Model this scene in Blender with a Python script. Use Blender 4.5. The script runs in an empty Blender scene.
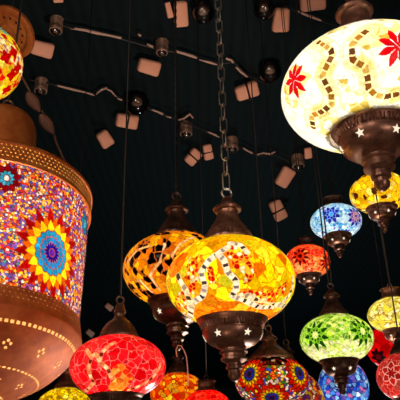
import bpy, bmesh, math, random
import numpy as np
from mathutils import Vector, Matrix

PI = math.pi
C = bpy.context.scene.collection
SC = bpy.context.scene

# ------------------------------------------------------------------ camera
F = 612.0
EYE = np.array([0.0, 0.0, 1.6])
CEIL = 3.4
_z = np.array([-31.0, 1313.0, -F]); _z /= np.linalg.norm(_z)      # world up in camera axes
_f = np.array([0, 0, -1.0]); _y = _f - _z * _f.dot(_z); _y /= np.linalg.norm(_y)
_x = np.cross(_y, _z)
RWC = np.array([_x, _y, _z])                                        # camera -> world
cam_d = bpy.data.cameras.new('camera'); cam = bpy.data.objects.new('camera', cam_d); C.objects.link(cam)
cam_d.sensor_width = 36; cam_d.lens = F / 400 * 36; cam_d.clip_start = .02; cam_d.clip_end = 60
M4 = Matrix.Identity(4)
for i in range(3):
    for j in range(3): M4[i][j] = RWC[i][j]
    M4[i][3] = EYE[i]
cam.matrix_world = M4
SC.camera = cam


def ray(px, py):
    d = RWC @ np.array([(px - 200) / F, (200 - py) / F, -1.0])
    return d / np.linalg.norm(d)


def at(px, py, dist): return EYE + ray(px, py) * dist


def on_ceiling(px, py, drop=0.0):
    d = ray(px, py)
    return EYE + d * ((CEIL - drop - EYE[2]) / d[2])


# ------------------------------------------------------------------ colour helpers
def lin(h):
    h = h.lstrip('#')
    v = np.array([int(h[i:i + 2], 16) / 255 for i in (0, 2, 4)])
    return np.where(v <= .04045, v / 12.92, ((v + .055) / 1.055) ** 2.4)


def node_mat(name):
    m = bpy.data.materials.new(name); m.use_nodes = True
    nt = m.node_tree; nt.nodes.clear()
    out = nt.nodes.new('ShaderNodeOutputMaterial')
    return m, nt, out


def N(nt, kind, **kw):
    n = nt.nodes.new(kind)
    for k, v in kw.items():
        if k.startswith('_'): setattr(n, k[1:], v)
        else: n.inputs[k].default_value = v
    return n


def metal(name, c1, c2, rough=.42, metallic=.9, scale=40, bump=.15, spec=.5):
    m, nt, out = node_mat(name)
    b = N(nt, 'ShaderNodeBsdfPrincipled', Roughness=rough, Metallic=metallic)
    tc = N(nt, 'ShaderNodeTexCoord')
    no = N(nt, 'ShaderNodeTexNoise', Scale=scale, Detail=5.0, Roughness=.6)
    cr = N(nt, 'ShaderNodeValToRGB')
    cr.color_ramp.elements[0].position = .35; cr.color_ramp.elements[1].position = .68
    cr.color_ramp.elements[0].color = (*lin(c1), 1); cr.color_ramp.elements[1].color = (*lin(c2), 1)
    nt.links.new(tc.outputs['Object'], no.inputs['Vector'])
    nt.links.new(no.outputs['Fac'], cr.inputs['Fac'])
    nt.links.new(cr.outputs['Color'], b.inputs['Base Color'])
    bp = N(nt, 'ShaderNodeBump', Strength=bump, Distance=.002)
    nt.links.new(no.outputs['Fac'], bp.inputs['Height'])
    nt.links.new(bp.outputs['Normal'], b.inputs['Normal'])
    nt.links.new(b.outputs['BSDF'], out.inputs['Surface'])
    return m


def plain(name, c, rough=.6, noise=.0, scale=30, metallic=0):
    m, nt, out = node_mat(name)
    b = N(nt, 'ShaderNodeBsdfPrincipled', Roughness=rough, Metallic=metallic)
    l = lin(c)
    tc = N(nt, 'ShaderNodeTexCoord'); no = N(nt, 'ShaderNodeTexNoise', Scale=scale, Detail=4.0)
    cr = N(nt, 'ShaderNodeValToRGB')
    cr.color_ramp.elements[0].color = (*(l * (1 - noise)), 1); cr.color_ramp.elements[1].color = (*np.minimum(l * (1 + noise), 1), 1)
    nt.links.new(tc.outputs['Object'], no.inputs['Vector']); nt.links.new(no.outputs['Fac'], cr.inputs['Fac'])
    nt.links.new(cr.outputs['Color'], b.inputs['Base Color']); nt.links.new(b.outputs['BSDF'], out.inputs['Surface'])
    return m


def mosaic_mat(name, clear=.07):
    """lit glass mosaic: colour of each piece from the 'tiles' attribute, light passes through from the bulb"""
    m, nt, out = node_mat(name)
    at_ = N(nt, 'ShaderNodeAttribute', _attribute_name='tiles')
    tc = N(nt, 'ShaderNodeTexCoord'); no = N(nt, 'ShaderNodeTexNoise', Scale=220.0, Detail=3.0)
    mr = N(nt, 'ShaderNodeMapRange'); mr.inputs['To Min'].default_value = .6; mr.inputs['To Max'].default_value = 1.2
    mr.inputs['From Min'].default_value = .3; mr.inputs['From Max'].default_value = .7
    nt.links.new(tc.outputs['Object'], no.inputs['Vector']); nt.links.new(no.outputs['Fac'], mr.inputs['Value'])
    mul = N(nt, 'ShaderNodeVectorMath', _operation='SCALE')
    gm = N(nt, 'ShaderNodeGamma', Gamma=1.3); nt.links.new(at_.outputs['Color'], gm.inputs['Color']); nt.links.new(gm.outputs['Color'], mul.inputs[0]); nt.links.new(mr.outputs['Result'], mul.inputs['Scale'])
    tl = N(nt, 'ShaderNodeBsdfTranslucent'); df = N(nt, 'ShaderNodeBsdfDiffuse'); tp = N(nt, 'ShaderNodeBsdfTransparent')
    for n in (tl, df, tp): nt.links.new(mul.outputs[0], n.inputs['Color'])
    gl = N(nt, 'ShaderNodeBsdfGlossy', Roughness=.18); gl.inputs['Color'].default_value = (1, 1, 1, 1)
    m1 = N(nt, 'ShaderNodeMixShader', Fac=.07); nt.links.new(tl.outputs[0], m1.inputs[1]); nt.links.new(df.outputs[0], m1.inputs[2])
    m2 = N(nt, 'ShaderNodeMixShader', Fac=clear); nt.links.new(m1.outputs[0], m2.inputs[1]); nt.links.new(tp.outputs[0], m2.inputs[2])
    fr = N(nt, 'ShaderNodeLayerWeight', Blend=.12)
    m3 = N(nt, 'ShaderNodeMixShader'); nt.links.new(fr.outputs['Fresnel'], m3.inputs['Fac'])
    nt.links.new(m2.outputs[0], m3.inputs[1]); nt.links.new(gl.outputs[0], m3.inputs[2])
    nt.links.new(m3.outputs[0], out.inputs['Surface'])
    return m


def pierced_mat(name, c1, c2, hole, rough=.38):
    """brass sheet with small pierced holes ('hole' attribute) backed by pale glass"""
    m = metal(name, c1, c2, rough, .3, 30, .1)
    nt = m.node_tree
    b = [n for n in nt.nodes if n.type == 'BSDF_PRINCIPLED'][0]; out = [n for n in nt.nodes if n.type == 'OUTPUT_MATERIAL'][0]
    a = N(nt, 'ShaderNodeAttribute', _attribute_name='hole')
    tl = N(nt, 'ShaderNodeBsdfTranslucent'); tl.inputs['Color'].default_value = (*lin(hole), 1)
    mx = N(nt, 'ShaderNodeMixShader')
    nt.links.new(a.outputs['Fac'], mx.inputs['Fac']); nt.links.new(b.outputs[0], mx.inputs[1]); nt.links.new(tl.outputs[0], mx.inputs[2])
    nt.links.new(mx.outputs[0], out.inputs['Surface'])
    return m


def emit(name, c, s):
    m, nt, out = node_mat(name)
    e = N(nt, 'ShaderNodeEmission', Strength=s); e.inputs['Color'].default_value = (*lin(c), 1)
    nt.links.new(e.outputs[0], out.inputs['Surface'])
    return m


GLASS = mosaic_mat('lit_mosaic_glass')
DRUMGLASS = mosaic_mat('lit_bead_glass', .03)
BRONZE = metal('aged_bronze', '#5c3a2c', '#a0705a', .33, .6, 45, .2)
BRONZE_D = metal('dark_bronze', '#3a261e', '#6e4c3c', .34, .6, 45, .2)
COPPER = metal('copper_brass', '#b85c24', '#d8803c', .5, .35, 25, .08)
PIERCED = pierced_mat('pierced_brass', '#9a4516', '#bc6426', '#f8c878', .6)
PIERCED_B = pierced_mat('pierced_brass_lit', '#c0682c', '#e09048', '#f8c060', .5)  # same brass coloured brighter, as if lit from the front
STAR = emit('star_glow', '#ffe9cc', 1.1)  # solid stars glow in place of bulb light through cut-outs
STAR_DIM = emit('dim_star_glow', '#ffdcc0', .45)
LEAFM = plain('brown_tape', '#6b4232', .6, .3, 80)
CORD = plain('brown_cord', '#181210', .6, .3)
CHAINM = metal('grey_steel_chain', '#a09890', '#d8ccc0', .28, .9, 60, .1)
BLOCKM = plain('beige_plastic', '#f4ae90', .55, .12, 25)
CABLEM = plain('beige_cable', '#cfa797', .55, .2, 60)
DARKC = plain('black_rubber', '#15120f', .55, .2)
SOCKM = metal('tarnished_socket', '#7a5c4c', '#b48e78', .45, .3, 60, .2)


def bulb_glass():
    m, nt, out = node_mat('clear_bulb_glass')
    tp = N(nt, 'ShaderNodeBsdfTransparent'); tp.inputs['Color'].default_value = (.8, .8, .78, 1)
    gl = N(nt, 'ShaderNodeBsdfGlossy', Roughness=.08); lw = N(nt, 'ShaderNodeLayerWeight', Blend=.5)
    mx = N(nt, 'ShaderNodeMixShader')
    nt.links.new(lw.outputs['Fresnel'], mx.inputs['Fac']); nt.links.new(tp.outputs[0], mx.inputs[1]); nt.links.new(gl.outputs[0], mx.inputs[2])
    nt.links.new(mx.outputs[0], out.inputs['Surface'])
    return m


BULBG = bulb_glass()


# ------------------------------------------------------------------ object helpers
def link(name, me, mat=None, parent=None, smooth=True):
    o = bpy.data.objects.new(name, me); C.objects.link(o)
    if mat is not None:
        me.materials.append(mat)
    if smooth:
        me.polygons.foreach_set('use_smooth', [True] * len(me.polygons))
    if parent is not None: o.parent = parent
    return o


def obj(name, bm, mat, parent=None, smooth=True):
    bmesh.ops.recalc_face_normals(bm, faces=bm.faces)
    for e in bm.edges:
        if e.calc_face_angle(0) > .6: e.smooth = False
    me = bpy.data.meshes.new(name); bm.to_mesh(me); bm.free()
    return link(name, me, mat, parent, smooth)


def tag(o, label, cat, group=None):
    o['label'] = label; o['category'] = cat
    if group: o['group'] = group
    return o


def thing(name, loc, label, cat, group=None):
    o = bpy.data.objects.new(name, None); C.objects.link(o); o.location = loc; o.empty_display_size = .05
    return tag(o, label, cat, group)


def lathe(bm, prof, n=96, teeth=None, cx=0, cy=0, closed=False):
    """prof: list of (r,z); teeth: {index:(count, depth)} flutes that ring. r=0 ends are closed with a fan"""
    rows = []
    for k, (r, z) in enumerate(prof):
        if r < 1e-6:
            rows.append([bm.verts.new((cx, cy, z))]); continue
        row = []
        for i in range(n):
            a = 2 * PI * i / n; rr = r
            if teeth and k in teeth:
                c, d = teeth[k]; rr = r + d * (1 if math.cos(a * c) > 0 else -1) * .5
            row.append(bm.verts.new((cx + rr * math.cos(a), cy + rr * math.sin(a), z)))
        rows.append(row)
    for a, b in zip(rows, rows[1:]):
        for i in range(n):
            j = (i + 1) % n
            if len(a) == 1 and len(b) == 1: continue
            if len(a) == 1: bm.faces.new((a[0], b[i], b[j]))
            elif len(b) == 1: bm.faces.new((a[i], b[0], a[j]))
            else: bm.faces.new((a[i], b[i], b[j], a[j]))
    return rows


def tube(bm, pts, r, n=8, taper=None):
    pts = [Vector(p) for p in pts]
    rows = []; prev = None
    for k, p in enumerate(pts):
        d = (pts[min(k + 1, len(pts) - 1)] - pts[max(k - 1, 0)]).normalized()
        if prev is None: s = d.orthogonal().normalized()
        else:
            s = prev - d * prev.dot(d)
            s = s.normalized() if s.length > 1e-6 else d.orthogonal().normalized()
        prev = s; t = d.cross(s)
        rr = r if taper is None else taper[k]
        rows.append([bm.verts.new(p + (s * math.cos(2 * PI * i / n) + t * math.sin(2 * PI * i / n)) * rr) for i in range(n)])
    for a, b in zip(rows, rows[1:]):
        for i in range(n): bm.faces.new((a[i], a[(i + 1) % n], b[(i + 1) % n], b[i]))
    bm.faces.new(rows[0]); bm.faces.new(rows[-1])


def ring(bm, R, r, n=32, m=10, sx=1, sz=1, mat=None):
    """loop in the xz plane"""
    vs = []
    for i in range(n):
        a = 2 * PI * i / n
        for j in range(m):
            b = 2 * PI * j / m
            q = Vector(((R + r * math.cos(b)) * math.cos(a), r * math.sin(b), (R + r * math.cos(b)) * math.sin(a)))
            c = Vector((R * math.cos(a), 0, R * math.sin(a)))
            q = Vector((c.x * sx, 0, c.z * sz)) + (q - c)
            if mat: q = mat @ q
            vs.append(bm.verts.new(q))
    for i in range(n):
        for j in range(m):
            a, b = i * m + j, i * m + (j + 1) % m
            c, d = ((i + 1) % n) * m + (j + 1) % m, ((i + 1) % n) * m + j
            bm.faces.new((vs[a], vs[b], vs[c], vs[d]))


def smooth_prof(prof, k=4):
    """Catmull-Rom through profile points"""
    out = []
    P = [np.array(p, float) for p in prof]
    for i in range(len(P) - 1):
        p0, p1, p2, p3 = P[max(i - 1, 0)], P[i], P[i + 1], P[min(i + 2, len(P) - 1)]
        for t in np.linspace(0, 1, k, endpoint=False):
            q = .5 * (2 * p1 + (p2 - p0) * t + (2 * p0 - 5 * p1 + 4 * p2 - p3) * t * t + (3 * p1 - p0 - 3 * p2 + p3) * t ** 3)
            out.append((max(q[0], 0), q[1]))
    out.append(tuple(P[-1]))
    return out


# ------------------------------------------------------------------ mosaic pattern tools (all in the lamp's own units)
def hsh(ix, iy, iz, s):
    v = np.sin(ix * 127.1 + iy * 311.7 + iz * 74.7 + s * 53.3) * 43758.5453
    return v - np.floor(v)


def worley(P, cell, seed=0, l1=False, jit=.85):
    Q = P / cell + 100; B = np.floor(Q)
    f1 = np.full(len(P), 9.0); f2 = np.full(len(P), 9.0); idr = np.zeros(len(P)); id2 = np.zeros(len(P))
    for dx in (-1, 0, 1):
        for dy in (-1, 0, 1):
            for dz in (-1, 0, 1):
                cx, cy, cz = B[:, 0] + dx, B[:, 1] + dy, B[:, 2] + dz
                px = cx + .5 + jit * (hsh(cx, cy, cz, seed + 1) - .5); py = cy + .5 + jit * (hsh(cx, cy, cz, seed + 2) - .5)
                pz = cz + .5 + jit * (hsh(cx, cy, cz, seed + 3) - .5)
                ax, ay, az = np.abs(px - Q[:, 0]), np.abs(py - Q[:, 1]), np.abs(pz - Q[:, 2])
                d = (ax + ay + az) * .75 if l1 else np.sqrt(ax * ax + ay * ay + az * az)
                h = hsh(cx, cy, cz, seed + 4); h2 = hsh(cx, cy, cz, seed + 5)
                n1 = d < f1
                f2 = np.where(n1, f1, np.minimum(f2, d)); idr = np.where(n1, h, idr); id2 = np.where(n1, h2, id2); f1 = np.where(n1, d, f1)
    return f1, f2, idr, id2


def pick(pal, h):
    cols = np.array([lin(c) for c, w in pal]); w = np.cumsum([w for c, w in pal]); w = w / w[-1]
    return cols[np.minimum(np.searchsorted(w, h), len(pal) - 1)]


class Pat:
    def __init__(s, P):
        s.P = P; s.col = np.zeros((len(P), 3)); s.nrm = P / np.linalg.norm(P, axis=1)[:, None]

    def tiles(s, cell, pal, grout, w=.12, seed=0, l1=False, mask=None, var=.35, squash=1.0):
        Q = s.P.copy(); Q[:, 2] *= squash
        f1, f2, h, h2 = worley(Q, cell, seed, l1)
        c = pick(pal, h) * (1 - var + 2 * var * h2)[:, None]
        g = np.clip((w - (f2 - f1)) / (w * .5), 0, 1)[:, None]
        c = c * (1 - g) + lin(grout) * g
        if mask is None: s.col = np.clip(c, 0, 1)
        else: s.col = np.where(mask[:, None], np.clip(c, 0, 1), s.col)
        return s

    def frame(s, c):
        c = np.array(c); n = c / np.linalg.norm(c); e1 = np.cross([0, 0, 1.0], n); e1 /= np.linalg.norm(e1); e2 = np.cross(n, e1)
        q = s.P - c
        return q @ e1, q @ e2, (s.nrm @ n) > .2

    def flower(s, c, R, rings, npet=12, line='#301010', lw=.05, phase=0.0):
        """rings from the outside in: (radius fraction, colour, pointiness)"""
        u, v, m = s.frame(c)
        r = np.hypot(u, v) / R; th = np.arctan2(v, u) + phase
        for k, (rf, colr, pt) in enumerate(rings):
            a = th * npet / (2 * PI) + (.5 if k % 2 else 0)
            fr = np.abs(a - np.floor(a) - .5) * 2            # 0 at petal middle, 1 between petals
            edge = rf * (1 - pt * fr)
            ins = m & (r < edge)
            hh = hsh(np.floor(a), k + 0 * a, 0 * a, 3.3)
            s.col[ins] = (lin(colr) * (.75 + .5 * hh[:, None]))[ins]
            ln = m & ((np.abs(r - edge) < lw) | ((fr > 1 - lw * 3) & (r < edge) & (r > rf * .55))) & (r < rf)
            s.col[ln] = lin(line)
        s.col = np.clip(s.col, 0, 1)
        return s

    def star(s, c, R, n, colr, inner=.5, line='#ffffff', phase=0.0):
        u, v, m = s.frame(c); r = np.hypot(u, v) / R; th = np.arctan2(v, u) + phase
        a = th * n / (2 * PI); fr = np.abs(a - np.floor(a) - .5) * 2
        ins = m & (r < 1 - (1 - inner) * fr)
        s.col[ins] = lin(colr)
        ln = ins & (np.abs(fr - 1) < .10) & (r < inner)
        s.col[ln] = lin(line)
        return s

    def band(s, pts, w, step, cols, line, side=None):
        """a winding row of small square pieces along pts; cols alternate"""
        best = np.full(len(s.P), 9.0); arc = np.zeros(len(s.P)); L = 0.0
        sgn = np.zeros(len(s.P))
        for a, b in zip(pts, pts[1:]):
            a, b = np.array(a), np.array(b); d = b - a; l = np.linalg.norm(d)
            if l < 1e-6: continue
            t = np.clip(((s.P - a) @ d) / (l * l), 0, 1)
            q = s.P - (a + t[:, None] * d); dist = np.linalg.norm(q, axis=1)
            nr = dist < best
            best = np.where(nr, dist, best); arc = np.where(nr, L + t * l, arc); L += l
        k = np.floor(arc / step); fr = arc / step - k
        m = best < w
        pc = np.array([lin(c) for c in cols])
        c = pc[(k.astype(int)) % len(cols)] * (.75 + .5 * hsh(k, 0 * k, 0 * k, 1.7))[:, None]
        c[(fr < .14) | (fr > .9)] = lin(line)
        c[best > w * .82] = lin(line)
        s.col[m] = np.clip(c[m], 0, 1)
        s.dist = best
        return s


def surf_attr(me, name, cols):
    a = me.attributes.new(name, 'FLOAT_COLOR', 'POINT')
    buf = np.ones((len(me.vertices), 4), np.float32); buf[:, :3] = cols
    a.data.foreach_set('color', buf.ravel())


def hole_attr(me, v):
    a = me.attributes.new('hole', 'FLOAT', 'POINT'); a.data.foreach_set('value', np.asarray(v, np.float32))


def verts_np(me):
    v = np.empty(len(me.vertices) * 3, np.float32); me.vertices.foreach_get('co', v); return v.reshape(-1, 3).astype(float)


def grid_surface(prof, n):
    """fine lathe grid as a mesh (numpy)"""
    prof = np.array(prof); k = len(prof)
    a = np.linspace(0, 2 * PI, n, endpoint=False)
    V = np.stack([prof[:, 0][:, None] * np.cos(a), prof[:, 0][:, None] * np.sin(a), np.repeat(prof[:, 1][:, None], n, 1)], -1).reshape(-1, 3)
    i = np.arange(k - 1)[:, None] * n; j = np.arange(n)[None, :]; j2 = (j + 1) % n
    Fc = np.stack([i + j, i + n + j, i + n + j2, i + j2], -1).reshape(-1, 4)
    me = bpy.data.meshes.new('surface')
    me.from_pydata(V.tolist(), [], Fc.tolist()); me.update()
    return me


# ------------------------------------------------------------------ a mosaic globe lantern
def star_bm(R, th=.002):
    bm = bmesh.new(); vs = []
    for i in range(10):
        r = R if i % 2 == 0 else R * .45
        a = PI / 2 + i * PI / 5
        vs.append((r * math.cos(a), r * math.sin(a)))
    f = [bm.verts.new((x, -th, z)) for x, z in vs]; b = [bm.verts.new((x, th, z)) for x, z in vs]
    cf = bm.verts.new((0, -th, 0)); cb = bm.verts.new((0, th, 0))
    for i in range(10):
        j = (i + 1) % 10
        bm.faces.new((f[i], f[j], cf)); bm.faces.new((b[j], b[i], cb)); bm.faces.new((f[i], b[i], b[j], f[j]))
    return bm


CUP_A = [(.50, .03), (.525, .035), (.54, .01), (.525, -.02), (.50, -.04), (.49, -.055), (.48, -.065), (.455, -.125), (.435, -.14), (.43, -.155), (.455, -.175),
         (.445, -.22), (.41, -.285), (.345, -.345), (.26, -.385), (.19, -.405), (.172, -.42), (.172, -.44), (.205, -.45), (.21, -.475), (.18, -.49), (.172, -.50), (.172, -.545),
         (.195, -.555), (.195, -.585), (.15, -.61), (.115, -.63), (.105, -.67), (.125, -.68), (.12, -.71), (.09, -.73), (.085, -.77), (.10, -.78), (.085, -.83), (.04, -.88), (0, -.89)]
CAP_A = [(0, .80), (.05, .80), (.085, .76), (.11, .70), (.15, .65), (.215, .61), (.235, .58), (.22, .55), (.18, .53), (.17, .49), (.185, .42),
         (.235, .33), (.30, .23), (.345, .16), (.355, .13), (.365, .115), (.385, .06), (.40, .045), (.415, .02), (.41, -.03)]
LOW_A = [(0, .74), (.05, .74), (.09, .70), (.10, .62), (.13, .58), (.135, .54), (.11, .51), (.11, .44), (.15, .39), (.17, .36), (.21, .34), (.29, .27), (.355, .17), (.385, .10), (.395, .06), (.42, .02), (.41, -.03)]
CROWN_A = [(0, .46), (.08, .46), (.12, .42), (.30, .38), (.38, .40), (.40, .37), (.36, .34), (.34, .28), (.33, .14), (.36, .08), (.42, .04), (.43, 0), (.40, -.03)]


def lantern(name, px, py, hw, R, pattern, label, c=.68, cup_up=0.0, cap='dome', cap_w=1.0, chain='cord', glow=1.1, bulb_z=-.35, stars=True, group='mosaic globe lanterns hanging on display',
            dim=False, seg=260, star_phase=.5, cord_r=.0016, metal_m=None, cup_scale=1.0, warm=(1.0, .86, .66), exponent=2.0, finial=True, bulb_r=.25,
            star_r=.06, cord_top=None):
    d = F * R / hw
    # distance along the view axis -> slant distance
    u = np.array([(px - 200) / F, (200 - py) / F, -1.0]); pos = EYE + RWC @ (u * d)
    rows = max(60, int(seg * .5))
    mm = metal_m or BRONZE
    zt = c * math.sqrt(1 - .36 ** 2); zb = -c * math.sqrt(1 - .49 ** 2)
    cupz = (zb + cup_up) * R
    bot = cupz - .97 * R * cup_scale
    root = thing(name, tuple(pos + np.array([0, 0, bot])), label, 'lantern', group)
    off = -bot                                               # globe centre above root
    # facing frame: local x to the viewer's right
    yaw = math.atan2(pos[0] - EYE[0], pos[1] - EYE[1])       # rotate so that local -y faces the viewer
    root.rotation_euler = (0, 0, -yaw)
    cs, sn = math.cos(yaw), math.sin(yaw)
    Rl = np.array([[cs, sn, 0], [-sn, cs, 0], [0, 0, 1.0]]).T    # local -> world  (rotation by -yaw)
    Rl = np.array([[math.cos(-yaw), -math.sin(-yaw), 0], [math.sin(-yaw), math.cos(-yaw), 0], [0, 0, 1.0]])

    def pin(x, y):
        """point of the globe's front seen at photo pixel x, y (local units of R)"""
        dd = Rl.T @ ray(x, y); o = Rl.T @ (EYE - pos) / R
        S = np.array([1, 1, 1 / c]); oo, d2 = o * S, dd * S / R
        A, B, Cc = d2 @ d2, 2 * oo @ d2, oo @ oo - 1
        D = B * B - 4 * A * Cc
        t = (-B - math.sqrt(max(D, 0))) / (2 * A)
        p = oo + d2 * t
        return p / np.linalg.norm(p) / S

    phi = np.linspace(math.acos(zt / c), math.acos(zb / c), rows)
    prof = np.stack([np.sin(phi) ** (2 / exponent), c * np.cos(phi)], 1)
    me = grid_surface(prof * R, seg * 2)
    P = verts_np(me) / R
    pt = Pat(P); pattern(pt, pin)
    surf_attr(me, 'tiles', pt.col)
    me.transform(Matrix.Translation((0, 0, off)))
    link('mosaic_globe', me, GLASS, root)
    # top cap
    ztop = c * math.sqrt(max(1 - (.36 + .4 * (cap_w - 1)) ** 2, .1)) * R + off
    bm = bmesh.new()
    if cap == 'dome':
        pr = CAP_A; caph = .80
        lathe(bm, [(r * R * (1 + (cap_w - 1) * min(1, max(0, (.55 - z) / .4))), ztop + z * R) for r, z in pr], 120, {15: (44, .026 * R), 16: (44, .03 * R), 17: (44, .02 * R)})
    elif cap == 'low':
        caph = .74; lathe(bm, [(r * R, ztop + z * R) for r, z in LOW_A], 120)
    else:
        pr = CROWN_A; caph = .46
        lathe(bm, [(r * R, ztop + z * R) for r, z in pr], 96, {7: (24, .02 * R), 8: (24, .02 * R)})
    obj('top_cap', bm, mm, root)
    zr = ztop + (caph + .07) * R
    bm = bmesh.new(); ring(bm, .085 * R, .02 * R, 28, 8, mat=Matrix.Translation((0, 0, zr)) @ Matrix.Rotation(.35, 4, 'Z'))
    obj('hanging_ring', bm, CHAINM if chain == 'links' else mm, root)
    # hanger up to the ceiling
    ceil_l = (cord_top or CEIL) - (pos[2] - off)
    z0 = zr + .085 * R
    if chain == 'links':
        pitch = .0275; ln, wd, wr = .0325, .0125, .0014
        k = 0; z = z0 - .002 + ln / 2
        base = None
        while z - ln / 2 < ceil_l - .002:
            if base is None:
                bm = bmesh.new(); ring(bm, wd / 2, wr, 20, 8, 1, 1)
                for v in bm.verts: v.co.z += math.copysign((ln - wd) / 2, v.co.z)
                base = obj('chain_link', bm, CHAINM, root); o = base
            else:
                o = base.copy(); C.objects.link(o); o.parent = root
            o.location = (0, 0, min(z, ceil_l - ln / 2)); o.rotation_euler = (0, 0, (.45 if k % 2 == 0 else .45 + PI / 2))
            k += 1; z += pitch
    else:
        bm = bmesh.new()
        if chain == 'twin':
            for s in (-1, 1): tube(bm, [(s * .03 * R, 0, z0 - .03 * R), (s * .05 * R, 0, z0 + .3 * R), (s * .05 * R, 0, ceil_l)], cord_r)
        elif chain == 'twist':
            n = int((ceil_l - z0) / .006)
            for s in (0, PI):
                tube(bm, [(.0016 * math.cos(i * .9 + s), .0016 * math.sin(i * .9 + s), z0 - .03 * R + (ceil_l - z0 + .03 * R) * i / n) for i in range(n + 1)], cord_r, 5)
        else:
            tube(bm, [(0, 0, z0 - .03 * R), (0, 0, ceil_l)], cord_r)
        obj('cord', bm, CORD, root)
    # fitter cup with finial
    zc = cupz + off; S = R * cup_scale
    bm = bmesh.new()
    lathe(bm, [(r * S, zc + z * S) for r, z in CUP_A], 232, {6: (58, .032 * S), 7: (58, .032 * S)})
    cup = obj('holder_cup', bm, mm, root)
    if stars:
        for k in range(6):
            a = -PI / 2 + (k + star_phase) * PI / 3
            r0, zz = .420 * S, zc - .25 * S
            o = obj('star_opening_glow', star_bm(star_r * S, .010 * S), STAR_DIM if dim else STAR, cup, False)
            o.location = (r0 * math.cos(a), r0 * math.sin(a), zz); o.rotation_euler = (.46, 0, a + PI / 2)
    # the bulb
    ld = bpy.data.lights.new('bulb_light', 'POINT'); ld.energy = glow * 39.5 * R * R; ld.color = warm
    ld.shadow_soft_size = bulb_r * R
    lo = bpy.data.objects.new('bulb_light', ld); C.objects.link(lo); lo.parent = root; lo.location = (0, 0, off + bulb_z * c * R)
    return root


W = '#ffffff'


def p_central(p, pin):
    nz = p.P
    p.tiles(.19, [('#fff02a', 4), ('#ffe010', 4), ('#ffc010', 2), ('#ff9410', 1), ('#f0f040', 2)], '#f09010', .07, 1, True)
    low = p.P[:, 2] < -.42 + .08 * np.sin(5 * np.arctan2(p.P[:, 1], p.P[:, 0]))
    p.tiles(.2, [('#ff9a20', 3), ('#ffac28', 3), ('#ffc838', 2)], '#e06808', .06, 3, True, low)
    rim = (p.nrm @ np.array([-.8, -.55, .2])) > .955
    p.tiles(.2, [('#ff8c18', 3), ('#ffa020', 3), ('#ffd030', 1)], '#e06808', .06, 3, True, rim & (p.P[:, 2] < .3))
    q = lambda l: [pin(150 + x * .4, 200 + y * .4) for x, y in l]
    curves = [[(195, 118), (165, 138), (148, 150), (128, 180), (138, 215), (132, 240), (105, 258), (80, 288)],
              [(170, 135), (185, 150), (194, 180), (214, 200), (216, 222), (205, 240), (235, 250), (275, 268), (320, 264), (350, 235), (358, 195)],
              [(200, 108), (225, 112), (242, 130)]]
    beads = np.zeros(len(p.P), bool)
    for c, wd in (([(112, 150), (105, 190), (92, 235), (75, 275)], .12), ([(212, 125), (230, 155), (236, 185)], .14), ([(240, 238), (290, 250), (338, 222)], .11), ([(150, 175), (155, 200)], .05)):
        b = Pat(p.P); b.band(q(c), .01, .1, [W], W)
        beads |= (b.dist < wd)
    f1, f2, h, h2 = worley(p.P, .16, 44)
    p.tiles(.062, [('#d41404', 6), ('#ffe83a', 3), ('#fff8d8', 2)], '#ffb838', .16, 7, False, beads & (h > .25))
    for c in curves:
        p.band(q(c), .046, .060, ['#f4ece4', '#a89ca0', '#fff4e8', '#5a4a50'], '#fff4d8')
    # same winding rows all round the back
    for k in (1, 2):
        a = k * 2 * PI / 3; ca, sa = math.cos(a), math.sin(a)
        for c in curves[:2]:
            L = [np.array([ca * v[0] - sa * v[1], sa * v[0] + ca * v[1], v[2]]) for v in q(c)]
            p.band(L, .055, .088, ['#fff6e4', '#b8a8a0', '#fff0d8', '#6a5450'], '#ffe8b8')


def p_white(p, pin):
    p.tiles(.17, [('#fffdf6', 5), ('#fff9e4', 2), ('#fffff8', 3)], '#f8f0d0', .05, 5, var=.08)
    f1, f2, h, h2 = worley(p.P, .35, 9)
    p.tiles(.10, [('#fffbe8', 3), ('#f4e6a0', 2), ('#d8c060', 1)], '#f4e6b0', .1, 6, False, (h > .72), var=.15)
    q = lambda l: [pin(230 + x * .425, y * .425) for x, y in l]
    for c in ([(325, 70), (300, 90), (287, 105), (288, 140), (318, 158), (324, 185), (326, 208), (342, 224), (364, 228), (392, 222)],
              [(205, 98), (238, 118), (240, 132), (226, 158), (217, 180), (226, 198), (238, 220), (240, 245), (214, 264), (192, 272), (196, 300)]):
        L = q(c)
        p.band(L, .10, .2, ['#fff6c8', '#fffbe0', '#f2e49c'], '#fbf0bc')
        p.band(L, .038, .088, ['#8a5a28', '#b08030', '#c8a860', '#6e4a28'], '#f6e8b0')
    p.star(pin(294, 80), .20, 8, '#d41020', .5)
    p.star(pin(398, 46), .21, 8, '#d41020', .5)
    for a in (1.2, 2.2, 3.2):
        p.star((math.cos(a) * .95, math.sin(a) * .95, .2), .17, 8, '#d41020', .5)


def p_amber(p, pin):
    p.tiles(.125, [('#ffb404', 5), ('#ffcc18', 3), ('#ff9404', 2), ('#120402', 5)], '#dc8840', .13, 2, True, squash=.8)
    for l in ([(150, 235), (165, 245), (160, 262), (150, 275), (160, 290)], [(128, 262), (138, 250), (150, 246)], [(195, 237), (180, 244), (172, 256)],
              [(127, 285), (140, 280), (152, 292)]):
        p.band([pin(*v) for v in l], .026, .3, ['#fff0d0', '#ffd8a0'], '#f0b890')


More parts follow.
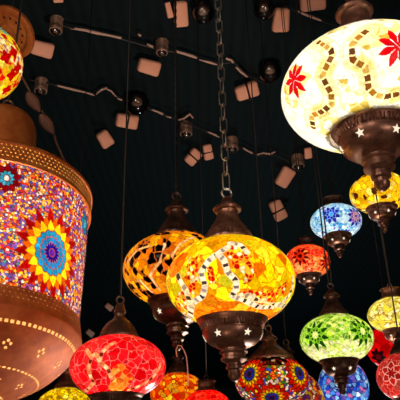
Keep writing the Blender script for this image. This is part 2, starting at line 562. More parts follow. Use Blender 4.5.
def p_red(p, pin):
    p.tiles(.21, [('#ee1828', 4), ('#f82838', 3), ('#dc1020', 2), ('#ff4444', 2)], '#ff9c90', .06, 12, True, var=.2)
    q = lambda l: [pin(60 + x * .3, 300 + y * .3) for x, y in l]
    f = Pat(p.P); f.band(q([(200, 240), (215, 265), (190, 290)]), .01, .1, [W], W)
    p.tiles(.11, [('#ff9a30', 3), ('#ffc860', 2), ('#f04820', 2)], '#ffb060', .1, 5, False, f.dist < .16)
    for l in ([(180, 142), (140, 175), (132, 205), (160, 230), (172, 260)], [(88, 165), (106, 190), (95, 235), (112, 275), (85, 305)],
              [(335, 215), (312, 255), (262, 288), (230, 300)], [(106, 190), (118, 178), (132, 200)]):
        p.band(q(l), .045, .10, ['#f8d090', '#e8a868', '#fbe0b0', '#8a3820'], '#f4a078')
    f1, f2, h, h2 = worley(p.P, .5, 31)


def p_multi(p, pin):
    p.tiles(.075, [('#fff4e0', 4), ('#f8d030', 3), ('#e02818', 2), ('#3a9a40', 3), ('#6a48b8', 3), ('#f07820', 2), ('#3868c8', 1)], '#7a3a20', .16, 3)
    p.tiles(.10, [('#2a120c', 5), ('#6a3018', 2), ('#d8c0a0', 1), ('#a03018', 1)], '#180a06', .12, 9, False, p.P[:, 2] > .26)
    fl = [(1, '#c8200c', .2), (.80, '#f07010', .25), (.66, '#f8d820', .25), (.52, '#88c838', .3), (.42, '#1838a0', .2), (.2, '#182048', .2)]
    for c in (pin(249, 374), pin(300, 373), pin(272, 398)):
        p.flower(c, .46, fl, 14, '#702010', .03)
    for a in (.4, 1.4, 2.4): p.flower((math.cos(a), math.sin(a), .05), .46, fl, 14, '#702010', .03)


def p_green(p, pin):
    p.tiles(.10, [('#a4d838', 4), ('#c4e850', 3), ('#7cb824', 3), ('#e4f490', 2), ('#fffbd0', 1)], '#e0f0a0', .12, 8)
    low = p.P[:, 2] < -.22
    p.tiles(.10, [('#f4f8c0', 3), ('#d0ec70', 2), ('#fffbe0', 2)], '#f0f4b0', .1, 8, False, low)
    fl = [(1, '#1c5a18', .55), (.62, '#8cc830', .3), (.5, '#2a6a20', .45), (.28, '#f0f4b0', .2)]
    for c in (pin(315, 335), pin(363, 331)): p.flower(c, .40, fl, 9, '#a8d850', .03)
    for a in (.8, 2.2): p.flower((math.cos(a), math.sin(a), .1), .40, fl, 9, '#a8d850', .03)


def p_paleyellow(p, pin):
    p.tiles(.2, [('#f4f48c', 3), ('#f8f8b8', 3), ('#e4e060', 2)], '#d8c850', .08, 8)
    for l in ([(372, 318), (382, 312), (390, 318), (398, 310)], [(380, 305), (390, 300), (402, 304)], [(385, 325), (394, 322), (404, 325)]):
        p.band([pin(*v) for v in l], .05, .2, ['#fffce0', '#d8c040'], '#b89830')


def p_yellowleaf(p, pin):
    p.tiles(.2, [('#ffe030', 4), ('#f8cc20', 3), ('#fff490', 2)], '#e0a820', .08, 4)
    f1, f2, h, h2 = worley(p.P * np.array([1, 1, .7]), .21, 91, True)
    m = (h > .66) & (f2 - f1 > .22)
    p.col[m] = lin('#6a3a10')


def p_blue(p, pin):
    p.tiles(.12, [('#a0dcf0', 4), ('#d8f4fa', 5), ('#5ab0e0', 2), ('#fbfff8', 2), ('#8878c8', .7)], '#d8f0f4', .12, 8)
    p.flower(pin(331, 214), .36, [(1, '#3040b8', .4), (.6, '#1c3cd8', .3), (.3, '#70c8f4', .3)], 8, '#b8d8f0', .03)
    p.flower(pin(356, 216), .40, [(1, '#3038a0', .35), (.7, '#a060a8', .3), (.45, '#e08858', .3), (.2, '#3040b0', .2)], 9, '#d0d0e8', .03)
    p.flower(pin(345, 233), .24, [(1, '#3050c0', .4), (.5, '#d8f4ff', .3)], 8, '#b8d8f0', .03)
    for a in (.6, 1.6, 2.6): p.flower((math.cos(a), math.sin(a), .1), .36, [(1, '#3040b8', .4), (.6, '#1c3cd8', .3), (.3, '#70c8f4', .3)], 8, '#b8d8f0', .03)


def p_redorange(p, pin):
    p.tiles(.16, [('#f03c18', 4), ('#e82818', 3), ('#ff6a28', 3), ('#ffb050', 1)], '#ff9060', .1, 8)
    p.tiles(.12, [('#ff9a48', 3), ('#ffc070', 2), ('#e83818', 3)], '#ffb080', .1, 8, False, p.P[:, 2] < -.1)
    p.flower(pin(300, 256), .42, [(1, '#7a0c10', .55), (.5, '#e04018', .3), (.3, '#600810', .3)], 9, '#f05028', .03)
    p.flower(pin(326, 262), .36, [(1, '#7a0c10', .55), (.5, '#e04018', .3)], 9, '#f05028', .03)


def p_yellowred(p, pin):
    p.tiles(.15, [('#f8e820', 5), ('#ffd020', 3), ('#d02010', 3), ('#f0f078', 2), ('#ff8a10', 1)], '#f0d060', .1, 5, True)
    p.tiles(.10, [('#fff4d0', 3), ('#d02818', 2), ('#b890b0', 1), ('#f8d830', 2)], '#fff0a0', .1, 6, False, (p.P[:, 2] < .1) & (p.P[:, 2] > -.25))
    p.flower(pin(1, 28), .26, [(1, '#30a0b8', .3), (.6, '#60d0d8', .3)], 7, '#f0f0a0', .04)
    for v in ((14, 52), (6, 57), (12, 75), (7, 90), (18, 68)):
        p.star(pin(*v), .15, 4, '#cc1010', .6, '#cc1010')


def p_rose(p, pin):
    p.tiles(.26, [('#d84a40', 4), ('#c83830', 3), ('#e87060', 2)], '#f4b0a0', .06, 5, True)
    c = pin(391, 373)
    p.flower(c, .42, [(1, '#c83028', .4), (.55, '#b82018', .5)], 6, '#fbd8c8', .05)


def p_darkred(p, pin):
    p.tiles(.4, [('#d80c14', 4), ('#e81a1e', 3)], '#b00a10', .06, 5)
    p.flower(pin(378, 357), .36, [(1, '#38060a', .4), (.4, '#700a10', .3)], 7, '#600810', .03)


def p_bluepurple(p, pin):
    p.tiles(.16, [('#68acf4', 4), ('#a8dcfc', 4), ('#3a60d0', 3), ('#a080d8', 2), ('#e8f4f8', 1), ('#e080b0', .5)], '#284088', .12, 5)


def p_motley(p, pin):
    p.tiles(.13, [('#d8d030', 3), ('#8040a0', 3), ('#f8f0d8', 2), ('#d04020', 2), ('#f09020', 2)], '#803030', .12, 5)


def p_orange(p, pin):
    p.tiles(.2, [('#ff9a10', 4), ('#ffc020', 3), ('#f06a10', 3), ('#ffe040', 2), ('#e03010', 1)], '#c03808', .12, 5, True)


def p_scarlet(p, pin):
    p.tiles(.22, [('#f01018', 4), ('#d80c10', 3), ('#ff3020', 2)], '#ff7048', .09, 5)


def p_lemon(p, pin):
    p.tiles(.13, [('#f8e818', 5), ('#ffd010', 3), ('#fff470', 2), ('#b8a010', 2)], '#a08010', .14, 5)


lantern('mosaic_lantern', 230.5, 282, 64.5, .10, p_central, 'yellow and orange mosaic globe lantern on a link chain, largest lamp in the middle', chain='links', c=.70,
        glow=1.05, seg=420, bulb_z=-.05, warm=(1, .93, .8))
lantern('mosaic_lantern', 367, 91.5, 85.5, .11, p_white, 'large white mosaic globe lantern with red eight-pointed stars', chain='twist', glow=1.4, seg=460,
        c=.635, cup_up=.05, cup_scale=.89, bulb_z=-.1, warm=(1, .95, .84), star_phase=.64)
lantern('mosaic_lantern', 177, 270, 54, .105, p_amber, 'amber mosaic globe lantern with dark pieces, half hidden behind the orange one', chain='twist', glow=1.0, seg=340,
        c=.68, bulb_z=-.2, star_phase=.22, metal_m=BRONZE_D, warm=(1, .87, .62))
red_root = lantern('mosaic_lantern', 118, 367, 48, .08, p_red, 'bright red mosaic globe lantern with pale gold bands, in front of the brass drum', chain='cord', cap='low', glow=1.1, seg=320,
        c=.66, bulb_z=-.5, metal_m=BRONZE_D, warm=(1, .9, .8))
lantern('mosaic_lantern', 272, 381, 37, .08, p_multi, 'multicoloured mosaic globe lantern with blue-centred sunburst flowers', chain='cord', cap_w=1.5, glow=.8, seg=300, metal_m=BRONZE,
        warm=(1, .9, .8), bulb_z=-.1)
lantern('mosaic_lantern', 336.5, 339, 36.5, .075, p_green, 'lime green mosaic globe lantern with dark green flowers', chain='twin', glow=.95, seg=280, metal_m=BRONZE_D,
        warm=(1, .95, .8), bulb_z=-.45, star_phase=.65)
lantern('mosaic_lantern', 394, 315, 26, .07, p_paleyellow, 'pale lemon mosaic globe lantern above the rose red one at right', chain='cord', cap='crown', glow=.9, seg=200,
        bulb_z=-.2)
lantern('mosaic_lantern', 379, 193, 29, .08, p_yellowleaf, 'small yellow lantern with brown leaf marks, just below the big white lantern', chain='cord', cap='crown', glow=1.1, seg=200)
lantern('mosaic_lantern', 336, 222, 25.5, .08, p_blue, 'pale blue mosaic globe lantern with dark blue flowers', chain='twin', cap='crown', glow=.9, seg=220, warm=(.95, .95, 1),
        metal_m=BRONZE_D)
lantern('mosaic_lantern', 307.5, 262, 22.5, .075, p_redorange, 'small red-orange lantern with dark red flowers, right of the central lamp', chain='twin', cap='crown', glow=1.0, seg=200,
        c=.72, exponent=2.6, metal_m=BRONZE_D, warm=(1, .9, .8))
lantern('mosaic_lantern', -25, 62, 46.5, .075, p_yellowred, 'yellow mosaic globe lantern with red diamonds, cut by the left edge', chain='cord', glow=.9, seg=260, c=.84, bulb_z=-.1)
lantern('mosaic_lantern', 405, 377, 28, .06, p_rose, 'rose red mosaic lantern with pale star outline, lowest at the right edge', chain='cord', glow=.75, seg=220, c=.86,
        warm=(1, .9, .85), metal_m=BRONZE_D)
lantern('mosaic_lantern', 392, 347, 25.5, .085, p_darkred, 'plain deep red lantern behind the lemon and rose ones', chain='cord', glow=.9, seg=160, c=.86, metal_m=BRONZE_D, stars=False)
lantern('mosaic_lantern', 343.5, 387, 25, .08, p_bluepurple, 'blue and violet lantern behind the lime green one', chain='cord', glow=.95, seg=200, c=1.12, warm=(.9, .95, 1),
        metal_m=BRONZE_D, stars=False)
lantern('mosaic_lantern', 291, 404, 34, .09, p_motley, 'yellow and purple lantern behind the sunburst flower lamp', chain='cord', glow=.6, seg=200, c=1.0, metal_m=BRONZE_D, stars=False)
lantern('mosaic_lantern', 178, 394, 28, .075, p_orange, 'orange mosaic lantern at bottom, right behind the bright red one', chain='cord', glow=.8, seg=200, c=.75, metal_m=BRONZE_D,
        stars=False)
lantern('mosaic_lantern', 207, 409, 25, .06, p_scarlet, 'scarlet lantern with broad dark cap at the bottom edge', chain='cord', cap='crown', glow=1.0, seg=200, c=.75, metal_m=BRONZE_D,
        stars=False)
lantern('mosaic_lantern', 64, 411, 29, .082, p_lemon, 'bright yellow lantern at the bottom edge under the brass drum', chain='cord', glow=1.2, seg=200, c=.8, stars=False, cap='dome')


# ------------------------------------------------------------------ the big brass drum lantern
def drum():
    R = .22; hw = 100; px, py = -13, 264
    d = F * R / hw
    pos = EYE + RWC @ (np.array([(px - 200) / F, (200 - py) / F, -1.0]) * d)
    H = .335; zt, zb = H / 2, -H / 2
    bot = zb - .72 * R
    yaw = math.atan2(pos[0], pos[1]); tl = math.radians(9)            # hangs a little tilted, underside towards the viewer
    Rz = np.array([[math.cos(-yaw), -math.sin(-yaw), 0], [math.sin(-yaw), math.cos(-yaw), 0], [0, 0, 1.0]])
    Rx = np.array([[1, 0, 0], [0, math.cos(tl), math.sin(tl)], [0, -math.sin(tl), math.cos(tl)]])
    Rl = Rz @ Rx
    root = thing('drum_lantern', tuple(pos + Rl @ np.array([0, 0, bot])), 'large brass drum lantern of tiny coloured beads with a sunburst flower', 'lantern')
    root.rotation_euler = (-tl, 0, -yaw); off = -bot

    def pin(x, y):
        dd = Rl.T @ ray(x, y); o = Rl.T @ (EYE - pos)
        A = dd[0] ** 2 + dd[1] ** 2; B = 2 * (o[0] * dd[0] + o[1] * dd[1]); Cc = o[0] ** 2 + o[1] ** 2 - R * R
        t = (-B - math.sqrt(max(B * B - 4 * A * Cc, 0))) / (2 * A)
        return (o + dd * t) / R

    band = .043
    me = grid_surface([(R * (1 - .075 * (zt - z) / H), z) for z in np.linspace(zt - band, zb + .02, 250)], 1000)
    P = verts_np(me) / R; p = Pat(P)
    ex = P.copy()
    p.tiles(.024, [('#fff4e0', 3.5), ('#ffd040', 5.5), ('#9868c8', 5), ('#e04028', 3.5), ('#6478d0', 2.5), ('#f09038', 3), ('#d070a0', 1.5), ('#60b8d0', 1)], '#6a3c40', .15, 2, False, None, .3)

    def cyl_flower(c, R0, rings, n, line, lw):
        th0 = math.atan2(c[1], c[0]); th = np.arctan2(P[:, 1], P[:, 0]); u = ((th - th0 + PI) % (2 * PI) - PI) * 1.12; v = P[:, 2] - c[2]
        q = np.stack([0 * u + 1, u, v], 1)
        t = Pat(P); t.col = p.col
        t.frame = lambda _: (u, v, np.abs(u) < 1.2)
        t.flower(c, R0, rings, n, line, lw); p.col = t.col
    big = [(1, '#a81212', .40), (.80, '#f08018', .30), (.72, '#ffe028', .24), (.50, '#2ea8d8', .10), (.36, '#1c90d0', .12), (.24, '#2a18a0', .3), (.1, '#6a38b8', .2)]
    cyl_flower(pin(56, 251), .46, big, 16, '#b06030', .014)
    sm = [(1, '#8c1020', .3), (.6, '#48b8d8', .25), (.25, '#e0f0f0', .2)]
    cyl_flower(pin(7, 177), .155, sm, 10, '#702030', .05)
    cyl_flower(pin(0, 297), .14, [(1, '#8c1020', .3), (.5, '#c02028', .2)], 9, '#602028', .05)
    cyl_flower(pin(87, 224), .14, [(1, '#3090c0', .3), (.5, '#60c0d8', .2)], 9, '#306080', .05)
    cyl_flower(pin(77, 331), .15, [(1, '#2a80c8', .3), (.5, '#3ab0e0', .2)], 9, '#306080', .05)
    b0 = pin(53, 254); t0 = math.atan2(b0[1], b0[0])
    for k in range(1, 5):
        a = t0 + k * 2 * PI / 5; cyl_flower((math.cos(a), math.sin(a), b0[2]), .47, big, 18, '#d87838', .022)
    surf_attr(me, 'tiles', p.col)
    me.transform(Matrix.Translation((0, 0, off))); link('beaded_drum', me, DRUMGLASS, root)
    # pierced top band
    zz = np.linspace(zt, zt - band, 44)
    me = grid_surface([(R * 1.012, z) for z in zz], 900)
    V = verts_np(me); th = np.arctan2(V[:, 1], V[:, 0]) * R; k = np.floor((zt - V[:, 2]) / .0088)
    a = th / .0098 + .5 * (k % 2); fa = a - np.floor(a) - .5; fz = (zt - V[:, 2]) / .0088 - k - .5
    hole_attr(me, ((fa * 1.1) ** 2 + fz ** 2 < .04) & (k < 4) & (k >= 0))
    me.transform(Matrix.Translation((0, 0, off))); link('pierced_band', me, PIERCED_B, root)
    # top rim and shoulders
    bm = bmesh.new()
    lathe(bm, [(r * R, off + zt + z * R) for r, z in smooth_prof([(1.0, -.01), (1.02, -.005), (1.025, .015), (1.02, .035), (.99, .05), (.9, .11), (.5, .13), (.42, .15), (.42, .24), (.36, .26)], 4)], 160)
    obj('top_rim', bm, COPPER, root)
    bm = bmesh.new()
    lathe(bm, [(r * R, off + zt + z * R) for r, z in smooth_prof([(.36, .24), (.365, .55), (.36, .92), (.33, 1.06), (.25, 1.16), (.12, 1.22), (.05, 1.25), (.04, 1.33), (0, 1.34)], 5)], 96)
    obj('neck_dome', bm, COPPER, root)
    bm = bmesh.new(); ring(bm, .012, .003, mat=Matrix.Translation((0, 0, off + zt + 1.38 * R))); obj('hanging_ring', bm, BRONZE, root)
    bm = bmesh.new(); hk = np.array([0, 0, off + zt + 1.42 * R]); up_l = Rl.T @ np.array([0, 0, 1.0])
    hz = (pos + Rl @ (hk - np.array([0, 0, off])))[2]
    tube(bm, [tuple(hk), tuple(hk + up_l * (CEIL - hz))], .003); obj('cord', bm, CORD, root)
    # pierced lower band
    zz = np.linspace(zb + .024, zb - .012, 30)
    me = grid_surface([(R * (.938 + .02 * (i / 29)), z) for i, z in enumerate(zz)], 900)
    V = verts_np(me); th = np.arctan2(V[:, 1], V[:, 0]) * R; k = np.floor((zb + .024 - V[:, 2]) / .009)
    a = th / .011 + .5 * (k % 2); fa = a - np.floor(a) - .5; fz = (zb + .024 - V[:, 2]) / .009 - k - .5
    hole_attr(me, ((fa * 1.1) ** 2 + fz ** 2 < .014) & (k < 3))
    me.transform(Matrix.Translation((0, 0, off))); link('pierced_band', me, PIERCED, root)
    # bowl-shaped pierced underside
    pr = smooth_prof([(1.032, -.055), (1.035, -.075), (1.02, -.11), (.96, -.20), (.86, -.30), (.73, -.40), (.56, -.49), (.40, -.56), (.20, -.62), (.06, -.65), (.001, -.655)], 22)
    pr = [(r * R * .928, zb + z * R) for r, z in pr]
    me = grid_surface(pr, 900)
    V = verts_np(me); r = np.hypot(V[:, 0], V[:, 1]) / R; th = np.arctan2(V[:, 1], V[:, 0])
    hole = np.zeros(len(V), bool)
    for r0, n, w in ((.90, 110, .008), (.58, 74, .009), (.28, 40, .009)):
        a = th * n / (2 * PI); fa = np.abs(a - np.floor(a) - .5)
        hole |= (np.abs(r - r0) < w) & (fa < .3)
    for r0, n in ((.76, 14), (.45, 10)):            # small three-hole sprigs between the rings
        a = th * n / (2 * PI) + .3; u = (a - np.floor(a) - .5) * 2 * PI / n * r0
        for du, dr in ((-.028, .012), (.028, .012), (0, -.02), (0, .03)):
            hole |= (((u - du) / .012) ** 2 + ((r - r0 - dr) / .010) ** 2 < 1)
    hole_attr(me, hole)
    me.transform(Matrix.Translation((0, 0, off))); link('pierced_bowl', me, PIERCED, root)
    for z, e in ((.06, 1.0), (-.09, 1.0)):
        ld = bpy.data.lights.new('bulb_light', 'POINT'); ld.energy = e * 39.5 * R * R * .85; ld.color = (1, .88, .74); ld.shadow_soft_size = .03
        lo = bpy.data.objects.new('bulb_light', ld); C.objects.link(lo); lo.parent = root; lo.location = (0, 0, off + z)


drum()

# brass lid hanging behind the yellow and red lamp
LD = 2.15
P0 = at(9, 33, LD)
lid = thing('brass_lid', tuple(P0), 'round pierced brass lid behind the yellow lantern at top left', 'lid')
bm = bmesh.new()
Rr = 25 / F * LD
lathe(bm, [(0, 0), (.3 * Rr, 0), (.32 * Rr, -.02 * Rr), (.36 * Rr, 0), (.78 * Rr, 0), (.8 * Rr, -.05 * Rr), (.9 * Rr, -.06 * Rr), (1.0 * Rr, -.02 * Rr), (1.0 * Rr, .12 * Rr), (.95 * Rr, .16 * Rr), (.4 * Rr, .3 * Rr), (.1 * Rr, .36 * Rr), (0, .36 * Rr)], 80)
o1 = obj('plate', bm, COPPER, lid)
bm = bmesh.new(); tube(bm, [(0, 0, 0), (0, 0, CEIL - P0[2])], .0025); cd = obj('cord', bm, CORD, lid)
for k in range(14):
    a = 2 * PI * k / 14
    bm = bmesh.new(); lathe(bm, [(0, -.001), (.035 * Rr, -.001), (.035 * Rr, .002), (0, .002)], 12)
    h = obj('pierced_hole', bm, DARKC, o1); h.location = (.58 * Rr * math.cos(a), .58 * Rr * math.sin(a), -.002)
vd = ray(9, 33); nn = Vector(-vd + (RWC @ np.array([-.88, -.48, 0])) * .75).normalized()   # pierced face towards the room
o1.rotation_euler = Vector((0, 0, -1)).rotation_difference(nn).to_euler()

# pull cord looped on the amber lantern's finial
pts = [at(x, y, 1.12) for x, y in ((177, 357), (176, 350), (178, 345.5), (181, 346), (184, 350), (186.5, 357), (187.5, 366), (188, 376), (188, 386))]
bm = bmesh.new(); tube(bm, [tuple(p) for p in pts], .0011, 8)
tag(obj('pull_cord', bm, CABLEM), 'thin beige cord looped over the amber lantern\'s finial', 'cord')

# brown hanger with two leaf-shaped links beside the drum
DL = 1.72
hp = [at(x, y, DL) for x, y in ((16, 66), (22, 77), (28, 88), (33, 98), (41, 110), (46, 118), (52, 128), (56, 142), (62, 156), (70, 171), (78, 186))]
hanger = thing('leaf_link_hanger', tuple(hp[0]), 'brown hanger with two leaf-shaped links, behind the drum lantern\'s rim', 'hanger')
loc0 = hp[0]
bm = bmesh.new(); tube(bm, [tuple(p - loc0) for p in hp], .003, 8); obj('wire', bm, LEAFM, hanger)
for (xa, ya), (xb, yb) in (((27, 92), (40, 112)), ((40, 114), (54, 134))):
    A, B = at(xa, ya, DL - .012) - loc0, at(xb, yb, DL - .012) - loc0
    ax = Vector(B - A); L = ax.length; ax.normalize(); nrm = Vector(ray(40, 110)); sd = ax.cross(nrm).normalized()
    bm = bmesh.new(); n = 22
    prev = None
    for i in range(n + 1):
        t = i / n; w = .0150 * math.sin(PI * min(t * 1.02, 1)) ** .7 * (1.1 - .4 * t) + .002; h = .004 + .003 * math.sin(PI * t)
        c = Vector(A) + ax * (L * t)
        row = [bm.verts.new(c + sd * (w * math.cos(2 * PI * j / 16)) - nrm * (h * math.sin(2 * PI * j / 16) * (1 if abs(math.cos(2 * PI * j / 16)) > .55 else .4))) for j in range(16)]
        if prev:
            for j in range(16): bm.faces.new((prev[j], prev[(j + 1) % 16], row[(j + 1) % 16], row[j]))
        else: bm.faces.new(row)
        prev = row
    bm.faces.new(prev)
    obj('leaf_link', bm, LEAFM, hanger)


# ------------------------------------------------------------------ ceiling fittings
def rounded_box(bm, sx, sy, sz, bev, bites=()):
    r = bmesh.ops.create_cube(bm, size=1)
    for v in bm.verts: v.co = Vector((v.co.x * sx, v.co.y * sy, v.co.z * sz))
    bmesh.ops.bevel(bm, geom=list(bm.edges), offset=bev, segments=3, affect='EDGES', profile=.5)


DROP = .05
GB = 'pale blocks hanging under the ceiling'


def block(px, py, w, h, rot, label, strap=True, taper=0.0):
    """pale plastic block hung on a dark lead from the ceiling; w along its long side"""
    p = on_ceiling(px, py, DROP); d = np.linalg.norm(p - EYE)
    sx, sz = w * .93 / F * d, h * .93 / F * d
    root = thing('connector_block', tuple(p), label, 'connector block', GB)
    # face turned towards the room: down and to the front
    vdir = ray(px, py); up = RWC @ np.array([0, 1.0, 0]); rt = RWC @ np.array([1.0, 0, 0])
    tilt = Vector((-vdir + np.array([.35, 0, -.3]))).normalized()
    a = math.radians(rot); xa = Vector(rt * math.cos(a) - up * math.sin(a)); xa = (xa - tilt * xa.dot(tilt)).normalized(); za = xa.cross(-tilt).normalized()
    m = Matrix((xa, -tilt, za)).transposed().to_4x4()
    root.rotation_euler = m.to_euler()
    bm = bmesh.new(); rounded_box(bm, sx, sz * .6, sz, sz * .2)
    if taper:
        for v in bm.verts: v.co.z *= 1 + taper * v.co.x / sx
    body = obj('block_body', bm, BLOCKM, root)
    bm = bmesh.new()
    inv = m.inverted(); upl = (inv.to_3x3() @ Vector((0, 0, 1)))
    q0 = Vector((0, -sz * .27, -sz * .55)); q1 = Vector((0, -sz * .27, sz * .55)); q2 = q1 * .4 + upl * (DROP * .85)
    if strap: tube(bm, [q0 + Vector((0, sz * .1, 0)), q0, q1, Vector((0, 0, sz * .6)) + upl * .008, Vector((0, 0, 0)) + upl * DROP], sz * .085, 6)
    else: tube(bm, [(0, 0, 0), tuple(upl * DROP)], sz * .06, 6)
    obj('lead', bm, DARKC, root)
    return root


for b in [
    (42, 49, 23, 15, 18, 'pale pink block right of the yellow lantern and the brass lid', False),
    (181, 14, 26, 14, 80, 'upright pale block near the top edge, left of the link chain', False),
    (169, 10, 16, 6, 70, 'narrow pale sliver of a block beside the upright one, left of the chain', False),
    (149, 67, 24, 15, 18, 'pale block in the open middle of the ceiling, between the two cables', False),
    (127, 121, 24, 15, 12, 'pale block split by a dark lead, under a clear bulb left of centre', True),
    (105, 139, 18, 14, 55, 'tilted pale block above the amber lantern, right of the drum', False),
    (193, 157, 18, 13, -50, 'tilted pale block left of the link chain, left one of a close pair', True),
    (208, 152, 17, 10, 75, 'slim pale block right against the link chain', True),
    (247, 91, 25, 16, -18, 'pale block strapped by a dark lead between chain and white lantern', True),
    (281, 20, 24, 17, 86, 'large upright pale block at the top, left of the white lantern', False),
    (313, 2, 26, 17, -8, 'pale block cut by the top edge above the white lantern', False),
    (285, 177, 22, 15, -62, 'pale block under the white lantern, upper one of two', False),
    (278, 210, 23, 14, 62, 'pale block under the white lantern, lower one of two', True),
    (308, 153, 12, 8, 80, 'small pale block touching the white lantern\'s lower edge', False),
    (109, 307, 9, 6, 40, 'tiny pale block left of the red lantern\'s cap', False),
    (90, 333, 9, 6, 40, 'tiny pale block in the gap between drum and red lantern', False),
    (58, -1, 10, 7, 0, 'pale block just cut by the top edge, above the brass lid\'s right', False),
]:
    block(*b[:6], strap=b[6], taper=.12)

GL = 'unlit clear bulbs on the ceiling'


def bulb(px, py, hw, label, clear=False):
    p = on_ceiling(px, py, .04); d = np.linalg.norm(p - EYE); r = hw / F * d
    root = thing('ceiling_bulb', tuple(p), label, 'bulb', GL)
    bm = bmesh.new(); g = 1.0 if clear else .66
    lathe(bm, smooth_prof([(.0001, -1.05 * r), (.5 * r * g, -.92 * r), (.95 * r * g, -.4 * r), (1.0 * r * g, .05 * r), (.8 * r * g, .5 * r), (.5 * r * g, .75 * r), (.42 * r * g, .95 * r)], 4), 40)
    obj('bulb_glass', bm, BULBG, root)
    bm = bmesh.new()
    k = .55 if clear else .92
    zs = -.15 if clear else -.62
    pr = [(0, zs * r), (.5 * k * r, zs * r), (.62 * k * r, (zs + .05) * r)]
    for i in range(6):
        z = zs + .05 + i * (.17 if clear else .26)
        pr += [(.74 * k * r, (z + .03) * r), (.76 * k * r, (z + .10) * r), (.66 * k * r, (z + .13) * r)]
    pr += [(.8 * k * r, 1.0 * r), (.8 * k * r, max(.04, 1.1 * r)), (0, max(.04, 1.1 * r))]
    lathe(bm, pr, 32)
    obj('bulb_socket', bm, SOCKM, root)


for b in [(56, 27, 9, 'clear bulb above right of the pale block near the brass lid'), (41, 87, 9, 'clear bulb over the leaf-shaped links'),
          (162, 49, 8.5, 'clear bulb just above the open middle pale block'), (203, 12, 11, 'clear bulb at top, close left of the link chain', True),
          (137, 103, 12, 'big round clear bulb above the block split by a dark lead', True), (186, 130, 9, 'clear bulb left of the chain above the paired blocks'),
          (232, 145, 9, 'clear bulb just right of the chain, above the orange lantern'), (270, 71, 11, 'clear bulb touching the white lantern\'s left edge', True),
          (264, 9, 10, 'clear bulb beside the large upright block at top', True), (298, 162, 9, 'clear bulb below the white lantern, beside the two pale blocks')]:
    bulb(*b)


def cable(pts, label, r=.006, highlights=()):
    P = [on_ceiling(x, y, .028 if len(pts) > 4 else r * .6) for x, y in pts]
    root = thing('power_cable', tuple(P[0]), label, 'cable')
    bm = bmesh.new(); tube(bm, [tuple(p - P[0]) for p in P], r * .7, 8); obj('dark_wire', bm, DARKC, root)
    for sl in highlights:  # pale tubes on the dark wire stand in for lit stretches of cable
        Q = [on_ceiling(x, y, .028 + (.004 if i % 2 else -.002)) for i, (x, y) in enumerate(sl)]
        n = len(Q)
        bm = bmesh.new(); tube(bm, [tuple(q - P[0]) for q in Q], r, 8, [r * (.75 + .4 * ((i * 7) % 3) / 2) for i in range(n)])
        obj('cable_highlight', bm, CABLEM, root)['label'] = 'painted pinkish highlight where light catches the cable'
    return root


cable([(50, 22), (72, 28), (122, 39), (150, 47), (175, 52), (197, 58), (218, 64), (234, 62), (248, 76), (268, 84)], 'upper ceiling cable with painted pale sleeves, running past the top bulbs to the white lantern',
      highlights=[[(70, 28), (84, 30), (97, 33), (110, 35.5), (121, 38)], [(175, 51), (184, 53.5), (192, 56), (197, 58)], [(199, 59), (208, 62), (217, 64)], [(226, 58.5), (231, 60), (233, 62)],
               [(236, 67), (241, 72), (247, 76)], [(138, 34), (141, 36)], [(147, 44), (153, 47)]])
cable([(30, 80), (55, 85), (93, 95), (101, 91), (108, 88), (116, 95), (124, 101), (150, 109), (171, 117), (188, 124), (206, 131), (224, 138), (243, 149), (258, 156), (275, 155), (290, 162)],
      'lower ceiling cable with painted pale sleeves, crossing behind the link chain', r=.0055,
      highlights=[[(55, 85), (65, 87.5), (75, 90), (86, 92.5), (94, 95)], [(96, 94), (101, 90), (106, 88), (111, 91), (116, 96)], [(117, 98), (122, 100)], [(150, 109), (157, 111.5), (163, 114)],
               [(166, 116), (171, 117.5)], [(178, 120), (184, 118.5), (190, 114), (193, 118)], [(206, 131), (213, 134), (219, 136.5)], [(243, 148), (248, 151), (252, 153)], [(256, 155), (263, 153), (270, 154), (275, 152)]])
cable([(284, 5), (298, 12), (322, 21), (340, 27)][:4] + [(350, 31)], 'short cable with a painted pale highlight at top right above the white lantern', r=.005, highlights=[[(297, 11), (304, 14), (312, 17), (321, 20.5)]])
cable([(104, 313), (101, 317), (98, 321), (95, 325)], 'dark cable between drum and red lantern joining two tiny blocks', r=.012)

# ------------------------------------------------------------------ room
def ceiling_mat():
    m, nt, out = node_mat('dark_slatted_ceiling')
    b = N(nt, 'ShaderNodeBsdfPrincipled', Roughness=.75)
    b.inputs['Specular IOR Level'].default_value = .15
    tc = N(nt, 'ShaderNodeTexCoord'); wv = N(nt, 'ShaderNodeTexWave', Scale=6.0, Distortion=.4, Detail=2.0)
    wv.bands_direction = 'X'
    no = N(nt, 'ShaderNodeTexNoise', Scale=3.0, Detail=6.0)
    cr = N(nt, 'ShaderNodeValToRGB')
    cr.color_ramp.elements[0].color = (.0016, .0065, .0080, 1); cr.color_ramp.elements[1].color = (.0036, .0125, .0145, 1)
    mx = N(nt, 'ShaderNodeMath', _operation='MULTIPLY')
    nt.links.new(tc.outputs['Object'], wv.inputs['Vector']); nt.links.new(tc.outputs['Object'], no.inputs['Vector'])
    nt.links.new(wv.outputs['Fac'], mx.inputs[0]); nt.links.new(no.outputs['Fac'], mx.inputs[1])
    nt.links.new(mx.outputs[0], cr.inputs['Fac']); nt.links.new(cr.outputs['Color'], b.inputs['Base Color'])
    bp = N(nt, 'ShaderNodeBump', Strength=.12, Distance=.01); nt.links.new(wv.outputs['Fac'], bp.inputs['Height']); nt.links.new(bp.outputs['Normal'], b.inputs['Normal'])
    nt.links.new(b.outputs[0], out.inputs['Surface'])
    return m


CM = ceiling_mat(); WM = plain('dark_wall_paint', '#0c1d21', .85, .3, 4); FM = plain('dark_floor', '#241c18', .6, .3, 6)


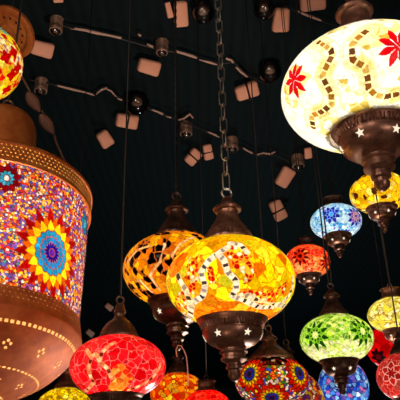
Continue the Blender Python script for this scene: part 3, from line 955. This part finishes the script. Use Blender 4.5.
def slab(name, lo, hi, mat):
    bm = bmesh.new(); bmesh.ops.create_cube(bm, size=1)
    for v in bm.verts: v.co = Vector([(a + b) / 2 + c * (b - a) for a, b, c in zip(lo, hi, v.co)])
    o = obj(name, bm, mat, None, False); o['kind'] = 'structure'; return o


X0, X1, Y0, Y1 = -5, 5, -3.5, 13
slab('ceiling', (X0, Y0, CEIL), (X1, Y1, CEIL + .15), CM)
slab('floor', (X0, Y0, -.15), (X1, Y1, 0), FM)
slab('wall_left', (X0 - .15, Y0, 0), (X0, Y1, CEIL), WM)
slab('wall_right', (X1, Y0, 0), (X1 + .15, Y1, CEIL), WM)
slab('wall_back', (X0, Y1, 0), (X1, Y1 + .15, CEIL), WM)
slab('wall_front', (X0, Y0 - .15, 0), (X1, Y0, CEIL), WM)

# ------------------------------------------------------------------ light
w = bpy.data.worlds.new('world'); SC.world = w; w.use_nodes = True
w.node_tree.nodes['Background'].inputs[0].default_value = (.02, .03, .035, 1); w.node_tree.nodes['Background'].inputs[1].default_value = 1


def lamp(loc, e, col, r=.12):
    ld = bpy.data.lights.new('fill_light', 'POINT'); ld.energy = e; ld.color = col; ld.shadow_soft_size = r
    o = bpy.data.objects.new('fill_light', ld); C.objects.link(o); o.location = loc


lamp((.35, 2.1, 1.15), 74, (1, .74, .58))       # added warm fill under the frame, lifts the ceiling blocks
lamp((-.6, .0, .5), 11, (1, .66, .42))  # added warm fill from low left
lamp((-1.0, -.25, 2.1), 20, (1, .78, .6))  # added warm fill to brighten the drum's top band and dome
lamp((.5, 6.5, .9), 40, (.6, .9, 1), .3)       # added cool fill, brings out the teal background
lamp((.9, -.9, 1.3), 32, (1, .82, .72), .2)       # added front fill behind the viewer, for the metal
lamp((-.5, -1.0, 2.3), 34, (1, .84, .74), .2)  # added front fill from upper left

vs = SC.view_settings
SC.display_settings.display_device = 'sRGB'
vs.view_transform = 'Standard'; vs.look = 'None'; vs.exposure = 0; vs.gamma = 1; vs.use_curve_mapping = False
